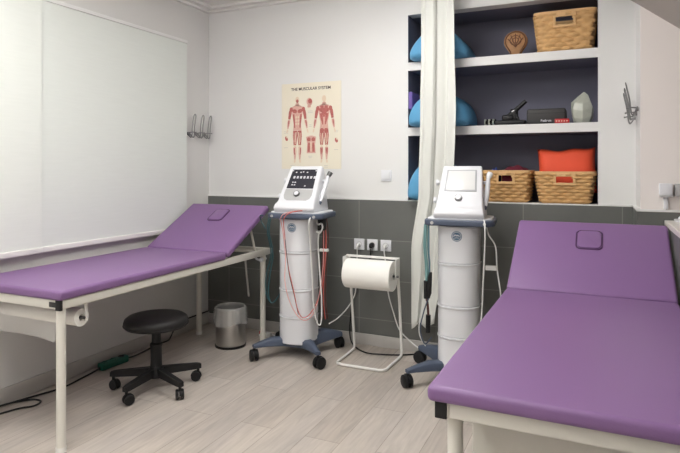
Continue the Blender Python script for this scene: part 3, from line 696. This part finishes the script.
# ------------------------------------------------------------------ niche contents
def bolster(label, x0, x1, z0, h, p, yf=3.885, dep=.44):
    o = B(); cx = (x0+x1)/2; hw_ = (x1-x0)/2
    def sect(s, y):
        pts = []
        nb = 40
        for k in range(nb):
            a_ = 2*PI*k/nb; c_, s_ = math.cos(a_), math.sin(a_)
            if s_ >= 0: x = math.copysign(abs(c_)**(2/p), c_); z = abs(s_)**(2/p)*.82+.18
            else: x = math.copysign(abs(c_)**.35, c_); z = .18-.18*abs(s_)**.5
            pts.append(Vector((cx+x*hw_*s, y, z0+h*(z*s+(1-s)*.35 if s < 1 else z))))
        return pts
    rr_ = [(.55, 0), (.80, .012), (.93, .04), (1, .09), (1, dep-.06), (.9, dep-.02), (.6, dep)]
    o.ringloft([[Vector((p_.x, p_.y, max(p_.z, z0+.001))) for p_ in sect(s, yf+y)] for s, y in rr_])
    return tag(obj('bolster', o, M['blue_foam'], sharp=60), label, 'bolster', 'blue bolsters behind the curtain')
bolster('blue wedge bolster behind the curtain on the top shelf', -1.245, -.82, 2.121, .25, 1.4)
bolster('blue rounded bolster behind the curtain on the middle shelf', -1.252, -.81, 1.641, .25, 1.9)
bolster('blue rounded bolster left of the curtain on the bottom shelf', -1.258, -.88, 1.107, .30, 1.8)
vb = B(); vb.box(-1.262, -1.230, 3.99, 4.20, 1.775, 1.905, r=.010)
tag(obj('folded_cloth', vb, M['violet']), 'violet folded cloth wedged on the middle blue bolster, left of the curtain', 'cloth')

def basket(label, cx, y0, z0, wt, wb_, dp, h):
    o = thing('wicker_basket', label, 'basket', (cx, y0+dp/2, z0), 0, 'wicker baskets in the niche')
    b = B(); NR = 9; per = 88
    tpl = []
    for k in range(per):    # rounded rectangle parameter, unit half-size
        a_ = 2*PI*(k+.5)/per; c_, s_ = math.cos(a_), math.sin(a_); q = .22
        tpl.append((math.copysign(abs(c_)**q, c_), math.copysign(abs(s_)**q, s_)))
    # re-space evenly
    P_ = [Vector(p) for p in tpl]; L_ = [0]
    dpb = dp*.86
    for i in range(per): L_.append(L_[-1]+(P_[(i+1) % per]-P_[i]).length)
    def at(s):
        s = s % L_[-1]
        for i in range(per):
            if L_[i+1] >= s:
                t_ = (s-L_[i])/max(1e-9, L_[i+1]-L_[i]); return P_[i].lerp(P_[(i+1) % per], t_)
    N = 96; base = [at(L_[-1]*k/N) for k in range(N)]
    rows = NR*3
    vs = []
    for j in range(rows+1):
        v = j/rows; hw_ = lerp(wb_, wt, v)/2; hd_ = lerp(dpb, dp, v)/2; row = []
        lane = min(NR-1, int(j/3)); ph = (j % 3)/3
        bul = .0045 if ph else -.004
        for k, p in enumerate(base):
            wv = .009*math.sin(2*PI*(k/6+(lane % 2)*.5))*(1 if ph else .1)
            n_ = Vector((p.x*1.0, p.y*1.0)).normalized()
            row.append(b.bm.verts.new((p.x*hw_+n_.x*(bul+wv), p.y*hd_+n_.y*(bul+wv), .004+v*(h-.008))))
        vs.append(row)
    hx, hz0, hz1 = wt*.14, h*.66, h*.86
    for j in range(rows):
        for k in range(N):
            q = [vs[j][k], vs[j][(k+1) % N], vs[j+1][(k+1) % N], vs[j+1][k]]
            cen = sum((x.co for x in q), Vector())/4
            if abs(cen.x) < hx and hz0 < cen.z < hz1 and abs(cen.y) > dp*.3: continue
            b.bm.faces.new(q)
    b.bm.faces.new(vs[0])
    obj('body', b, M['wicker'], o, sharp=70, solid=.006)
    b = B()
    def loop(z, g, sc):
        hw_, hd_ = wt/2*sc, dp/2*sc
        return [Vector((p.x*hw_+g*p.x, p.y*hd_+g*p.y, z)) for p in base]
    b.ringloft([loop(h-.010, .006, 1), loop(h+.006, .007, 1), loop(h+.006, -.008, 1), loop(h-.010, -.008, 1)], cap=False, closed=True)
    obj('rim', b, M['wicker_rim'], o)
    for sy in (-1, 1):
        yy = sy*lerp(dpb, dp, .78)/2+sy*.007
        b = B(); fw = .016
        b.box(-hx-fw, hx+fw, yy-.006, yy+.006, hz0-fw, hz0, r=.002); b.box(-hx-fw, hx+fw, yy-.006, yy+.006, hz1, h-.006, r=.002)
        b.box(-hx-fw, -hx, yy-.006, yy+.006, hz0, hz1, r=.002); b.box(hx, hx+fw, yy-.006, yy+.006, hz0, hz1, r=.002)
        obj('handle', b, M['wicker_rim'], o)
    return o
basket('wicker basket alone on the top shelf at the right', -.190, 4.005, 2.121, .385, .325, .30, .262)
basket('wicker basket on the bottom shelf holding dark red cloth, behind the machine', -.568, 4.005, 1.107, .325, .275, .30, .215)
basket('wicker basket on the bottom shelf holding the orange cushion', -.190, 4.005, 1.107, .375, .305, .30, .208)

def cushion_mesh(w, h, d, sag=.12):
    b = B()
    def f(sgn):
        def g(u, v):
            x, z = 2*u-1, 2*v-1
            e = (max(0, 1-x**4)*max(0, 1-z**4))**.5
            k = 1-.06*(1-abs(x))*abs(z)*0
            return Vector((x*w/2*(1-sag*.35*(1-z*z)*abs(x)), sgn*e*d/2, z*h/2*(1-sag*(1-x*x)*.6)+.006*math.sin(6*x)))
        return g
    b.grid(f(-1), 20, 16); b.grid(f(1), 20, 16)
    bmesh.ops.remove_doubles(b.bm, verts=b.bm.verts, dist=1e-5)
    return b
oc = tag(obj('cushion', cushion_mesh(.37, .31, .13), M['orange'], sharp=180), 'bright orange cushion standing in the right-hand bottom basket', 'cushion')
oc.location = (-.182, 4.15, 1.325); oc.rotation_euler = (math.radians(-8), math.radians(-2.5), 0)
def cloth(label, cx, cy, z, w, d, h, m):
    b = B(); b.grid(lambda u, v: Vector((cx+(u-.5)*w, cy+(v-.5)*d, z+h*(math.sin(PI*u)*math.sin(PI*v))**.6+.006*math.sin(17*u+9*v)*math.sin(PI*u)*math.sin(PI*v))), 24, 18)
    b.box(cx-w*.42, cx+w*.42, cy-d*.40, cy+d*.40, z-.14, z+.004)
    return tag(obj('folded_cloth', b, M[m], sharp=60), label, 'cloth', 'cloths in the left-hand bottom basket')
cloth('dark red cloth heaped in the left-hand bottom basket', -.515, 4.155, 1.305, .20, .24, .055, 'maroon')
cloth('blue cloth at the left of the dark red cloth in the basket', -.655, 4.14, 1.30, .065, .18, .045, 'navy').scale = (1, 1, 1)

# carved paddle-shaped ornament on top shelf
orn = thing('carved_ornament', 'brown carved fan-shaped ornament standing on the top shelf', 'ornament', (-.515, 4.13, 2.121))
def ofan(s=1):
    pts = [(-.032, 0), (.032, 0), (.040, .035)]
    for k in range(13):
        a_ = math.radians(-28+236*k/12); pts.append((.080*math.cos(a_)*s, .115+.072*math.sin(a_)*s))
    pts.append((-.040, .035)); return pts
f3 = lambda u, v, w_: Vector((u, w_, v))
obj('body', B().prism(ofan(), f3, -.02, .02, r=.004), M['brown_wood'], orn)
b = B(); b.tube([(u*.86, -.022, .01+v*.90+.0) for u, v in ofan()], .0045, n=6, closed=True)
for k in range(5):
    a_ = math.radians(20+35*k); b.tube([(0, -.021, .07), (.055*math.cos(a_), -.021, .115+.05*math.sin(a_))], .0035, n=5)
for rr_ in (.02, .038): b.tube([(rr_*math.cos(2*PI*k/20), -.021, .118+rr_*.9*math.sin(2*PI*k/20)) for k in range(20)], .003, n=5, closed=True)
obj('relief', b, M['brown_dark'], orn)

# black folded device
dv = thing('massage_tool', 'black folded device with an upright bar on the middle shelf', 'tool', (-.582, 4.10, 1.641))
b = B(); b.box(-.07, .14, -.05, .05, 0, .036, r=.012); b.box(-.02, .06, -.04, .04, .030, .075, r=.014); b.box(.035, .085, -.03, .03, .02, .115, r=.012)
b.tube([(.07, -.03, .08), (.09, -.035, .05), (.10, -.04, .02)], .008, n=8)
obj('body', b, M['black'], dv)
obj('bar', B().tube([(.0, -.01, .045), (.06, -.01, .095), (.14, -.01, .168)], [.018, .017, .013], n=12), M['black'], dv)
b = B(); b.tube([(.05, -.02, .09), (.066, -.02, .10)], .018, n=12); obj('joint', b, M['dark_steel'], dv)
for k in range(6):
    b = B(); b.tube([(-.135+.014*k, -.02+.022*math.cos(2*PI*q/14), .024+.022*math.sin(2*PI*q/14)) for q in range(14)], .005, n=6, closed=True)
    obj('ring', b, M['crystal'] if k % 2 == 0 else M['black'], dv)
obj('spindle', B().cyl((-.14, -.02, .024), (-.05, -.02, .024), .012), M['black'], dv)

cs = thing('case', 'charcoal flat case with a white word on the middle shelf', 'case', (-.308, 4.14, 1.641))
obj('body', B().box(-.125, .125, -.10, .10, 0, .105, r=.014), M['case_grey'], cs)
obj('lid_seam', B().box(-.1255, .1255, -.1005, .1005, .072, .074), M['black'], cs)
lettering('lettering', 'Bathem', .022, .0006, .0008, (.0, -.1008, .016), M['icon'], cs)
rd = thing('red_packet', 'small red packet in front of the charcoal case', 'packet', (-.205, 4.018, 1.641))
obj('body', B().box(-.045, .045, -.014, .014, 0, .030, r=.003), M['red'], rd)
g = B()
for k in range(5): g.box(-.038+.016*k, -.030+.016*k, -.0150, -.0138, .010, .019)
obj('print', g, M['muscle_pale'], rd)

# crystal
b = B(); rg = []
random.seed(11)
for z, r in ((0, .050), (.035, .066), (.09, .073), (.135, .064), (.175, .034), (.208, .004)):
    rg.append([Vector((r*(1+.10*math.sin(3.1*k+z*30))*math.cos(2*PI*k/7+.3)+(.012 if z > .16 else 0), .7*r*math.sin(2*PI*k/7+.3), z+(.012*math.sin(2.3*k) if .02 < z < .2 else 0))) for k in range(7)])
b.ringloft(rg); cr_ = tag(obj('crystal', b, M['crystal'], sharp=8), 'pale pointed rock crystal at the right end of the middle shelf', 'crystal'); cr_.location = (-.085, 4.09, 1.641)

# ------------------------------------------------------------------ coat hooks
def hook(label, loc, rz, group):
    """wall behind at +x=0; sticks out towards -x... local: out = +x"""
    o = thing('coat_hook', label, 'coat hook', loc, rz, group)
    def pth(y, s): return [(0.012, y, .045), (.030, y, .02), (.050, y*1.0, .012), (.058, y, .04), (.060, y, .10), (.072, y, .17)]
    top = [(.076, .010, .192), (.078, 0, .199), (.076, -.010, .192)]
    w_ = .0145
    b = B(); b.tube(pth(w_, 1)+top+pth(-w_, 1)[::-1], .0046, n=8, smooth=4)
    obj('wire_loop', b, M['hook_steel'], o)
    obj('wall_plate', B().box(0, .014, -.012, .012, .030, .056, r=.004), M['hook_steel'], o)
    b = B(); b.tube([(.010, 0, .05), (.05, .0, .055), (.085, 0, .052)], .004, n=8); b.sphere((.087, 0, .052), .006, n=10)
    obj('prong', b, M['hook_steel'], o)
    return o
h0 = hook('wire coat hook on the left wall, nearest the blind', (XL, 3.71, 1.583), 0, 'wire coat hooks on the left wall')
dup(h0, (XL, 3.815, 1.583), 0, 'middle wire coat hook of three on the left wall')
dup(h0, (XL, 3.915, 1.583), 0, 'wire coat hook on the left wall, nearest the corner')
dup(h0, (PX, 3.90, 1.61), PI, 'wire coat hook on the right return wall, farthest from the camera', 'wire coat hooks on the right return wall')
dup(h0, (PX, 3.78, 1.625), PI+.05, 'middle wire coat hook on the right return wall', 'wire coat hooks on the right return wall')
dup(h0, (PX, 3.63, 1.64), PI-.12, 'wire coat hook on the right return wall, nearest the wall edge', 'wire coat hooks on the right return wall')

for q in COL.objects:
    if q.get('group') == 'wire coat hooks on the right return wall': q.rotation_euler.y = .08; q.location.x -= .003; q.scale = (.7, 1.6, 1)

# ------------------------------------------------------------------ wall box at the far right
wbx = thing('wall_box', 'small white box with a short duct on the warm wall at the right', 'wall box', (.352, PY-.0006, 1.225))
obj('housing', B().box(-.034, .030, -.05, 0, -.030, .034, r=.005), M['white_plastic'], wbx)
obj('lip', B().box(-.030, .034, -.056, 0, -.040, -.030, r=.002), M['grey_panel'], wbx)
obj('duct', B().box(-.010, .012, -.016, 0, -.110, -.040, r=.003), M['white_plastic'], wbx)
gb = thing('metal_box', 'grey metal box beside the white wall box, cut by the photo edge', 'wall box', (.415, PY-.0006, 1.225))
obj('housing', B().box(-.022, .05, -.035, 0, -.035, .032, r=.003), M['grey_panel'], gb)
obj('knob', B().cyl((.014, -.036, 0), (.014, -.046, 0), .012), M['steel'], gb)
db = thing('soap_dish', 'small white dish with a knob on the white partition top', 'dish', (.415, 3.50, 1.055))
obj('tray', B().lathe([(.001, 0), (.028, 0), (.034, .014), (.030, .016), (.024, .006), (.001, .006)], n=24), M['white_plastic'], db)
obj('knob', B().sphere((0, 0, .018), .014), M['white_plastic'], db)

# ------------------------------------------------------------------ anatomical wall chart
po = thing('wall_chart', 'cream muscle anatomy chart hanging on the back wall', 'poster', (-2.335, YB-.004, 1.335))
PW, PH = .532, .688
obj('sheet', B().box(0, PW, 0, .003, 0, PH), M['poster'], po)
def flat(b, poly, mi, lay): b.prism(poly, lambda u, v, w_: Vector((u, w_, v)), -.0004-.0003*lay, 0, mi=mi)
def ell(b, cx, cz, rx, rz_, rot=0, mi=0, lay=0, n=14):
    c_, s_ = math.cos(rot), math.sin(rot)
    flat(b, [(cx+rx*math.cos(2*PI*k/n)*c_-rz_*math.sin(2*PI*k/n)*s_, cz+rx*math.cos(2*PI*k/n)*s_+rz_*math.sin(2*PI*k/n)*c_) for k in range(n)], mi, lay)
def limb(b, p, q, w0, w1, mi, lay):
    d = Vector(q)-Vector(p); n_ = Vector((-d.y, d.x)).normalized(); P0, Q0 = Vector(p), Vector(q); m_ = P0.lerp(Q0, .35); wm = max(w0, w1)*1.12
    flat(b, [tuple(P0+n_*w0), tuple(m_+n_*wm), tuple(Q0+n_*w1), tuple(Q0-n_*w1), tuple(m_-n_*wm), tuple(P0-n_*w0)][::1], mi, lay)
def figure(cx, back, s=1.0, z0=.04):
    b = B(); Z = lambda v: z0+v*s; X = lambda u: cx+u*s
    ell(b, X(0), Z(.515), .018*s, .026*s, 0, 2, 1); ell(b, X(0), Z(.505), .012*s, .014*s, 0, 0 if not back else 2, 2)
    limb(b, (X(0), Z(.49)), (X(0), Z(.465)), .011*s, .016*s, 1, 1)
    flat(b, [(X(-.055), Z(.455)), (X(-.015), Z(.475)), (X(.015), Z(.475)), (X(.055), Z(.455)), (X(.045), Z(.39)), (X(.032), Z(.33)), (X(.038), Z(.27)), (X(-.038), Z(.27)), (X(-.032), Z(.33)), (X(-.045), Z(.39))], 1, 1)
    for sx in (-1, 1):
        ell(b, X(sx*.024), Z(.425), .022*s, .016*s, sx*.3, 0, 2); ell(b, X(sx*.056), Z(.438), .015*s, .020*s, 0, 0, 2)
        if back:
            limb(b, (X(sx*.02), Z(.46)), (X(sx*.004), Z(.37)), .014*s, .003*s, 0, 3); ell(b, X(sx*.019), Z(.262), .019*s, .021*s, 0, 0, 3); limb(b, (X(sx*.028), Z(.40)), (X(sx*.01), Z(.31)), .010*s, .004*s, 0, 2)
        else:
            for k in range(3): ell(b, X(sx*.010), Z(.375-.026*k), .008*s, .010*s, 0, 2, 3)
            limb(b, (X(sx*.034), Z(.40)), (X(sx*.024), Z(.29)), .007*s, .005*s, 0, 2)
        limb(b, (X(sx*.062), Z(.43)), (X(sx*.074), Z(.36)), .012*s, .010*s, 0, 1); limb(b, (X(sx*.075), Z(.355)), (X(sx*.088), Z(.285)), .011*s, .006*s, 1, 1)
        limb(b, (X(sx*.077), Z(.350)), (X(sx*.086), Z(.30)), .004*s, .002*s, 0, 2)
        ell(b, X(sx*.093), Z(.265), .006*s, .018*s, sx*.3, 2, 1)
        limb(b, (X(sx*.020), Z(.268)), (X(sx*.022), Z(.150)), .018*s, .012*s, 0, 1)
        limb(b, (X(sx*.012), Z(.255)), (X(sx*.020), Z(.160)), .004*s, .003*s, 2, 2); limb(b, (X(sx*.030), Z(.25)), (X(sx*.030), Z(.175)), .003*s, .003*s, 1, 2)
        ell(b, X(sx*.022), Z(.143), .009*s, .011*s, 0, 2, 2)
        limb(b, (X(sx*.023), Z(.135)), (X(sx*.022), Z(.035)), .012*s, .006*s, 1, 1)
        limb(b, (X(sx*.028), Z(.128)), (X(sx*.026), Z(.075)), .005*s, .003*s, 0, 2); limb(b, (X(sx*.016), Z(.128)), (X(sx*.018), Z(.085)), .004*s, .002*s, 0 if back else 2, 2)
        ell(b, X(sx*.024), Z(.022), .008*s, .014*s, sx*.2, 2, 1)
    obj('muscle_figure', b, [M['muscle'], M['muscle_pale'], M['tendon']], po, sharp=30)
figure(.145, False, 1.0); figure(.385, True, 1.0)
def vign(cx, cz, s, kind):
    b = B()
    if kind == 'head':
        ell(b, cx, cz, .026*s, .032*s, .2, 1, 1); ell(b, cx+.006, cz+.006, .018*s, .020*s, .2, 0, 2); limb(b, (cx-.004, cz-.025*s), (cx-.002, cz-.045*s), .012*s, .014*s, 1, 1)
    elif kind == 'torso':
        flat(b, [(cx-.045, cz+.06), (cx-.012, cz+.07), (cx+.012, cz+.07), (cx+.045, cz+.06), (cx+.035, cz), (cx+.040, cz-.07), (cx-.040, cz-.07), (cx-.035, cz)], 1, 1)
        for sx in (-1, 1):
            ell(b, cx+sx*.02, cz+.04, .017, .016, 0, 0, 2); limb(b, (cx+sx*.018, cz+.015), (cx+sx*.022, cz-.06), .007, .010, 0, 2)
            limb(b, (cx+sx*.006, cz+.02), (cx+sx*.006, cz-.05), .003, .002, 2, 3)
    else:
        ell(b, cx, cz, .014*s, .022*s, .3, 0, 1); ell(b, cx+.004, cz+.01, .006*s, .01*s, .3, 2, 2)
    obj('inset_figure', b, [M['muscle'], M['muscle_pale'], M['tendon']], po, sharp=30)
vign(.255, .535, 1.0, 'head'); vign(.270, .195, 1, 'torso'); vign(.045, .245, .9, 'x'); vign(.492, .225, .9, 'x')
b = B()
random.seed(2)
for (cx, cz, n_) in ((.262, .46, 2), (.262, .35, 2), (.04, .30, 2), (.49, .30, 2), (.04, .17, 1), (.49, .15, 1), (.262, .10, 2), (.40, .025, 2), (.10, .025, 1)):
    for k in range(n_):
        w_ = random.uniform(.012, .022); b.box(cx-w_, cx+w_, -.0006, 0, cz-.012*k, cz-.012*k+.0022)
obj('caption_lines', b, M['grey_panel'], po)
lettering('title', 'THE MUSCULAR SYSTEM', .0325, .0004, .0005, (PW/2, -.0006, PH-.058), M['ink'], po)

# ------------------------------------------------------------------ camera, view
cam = bpy.data.cameras.new('camera'); co = bpy.data.objects.new('camera', cam); COL.objects.link(co)
cam.sensor_width = 36; cam.lens = 563/680*36; cam.shift_y = -(226.5-167)/680; cam.clip_start = .05
co.location = (0, 0, 1.35); co.rotation_euler = (PI/2, 0, math.atan(256/563))
S.camera = co
S.view_settings.view_transform = 'Standard'; S.view_settings.look = 'None'; S.view_settings.gamma = 1; S.view_settings.use_curve_mapping = False
S.view_settings.exposure = 0.32
S.cycles.use_denoising = True
S.cycles.max_bounces = 8; S.cycles.diffuse_bounces = 6
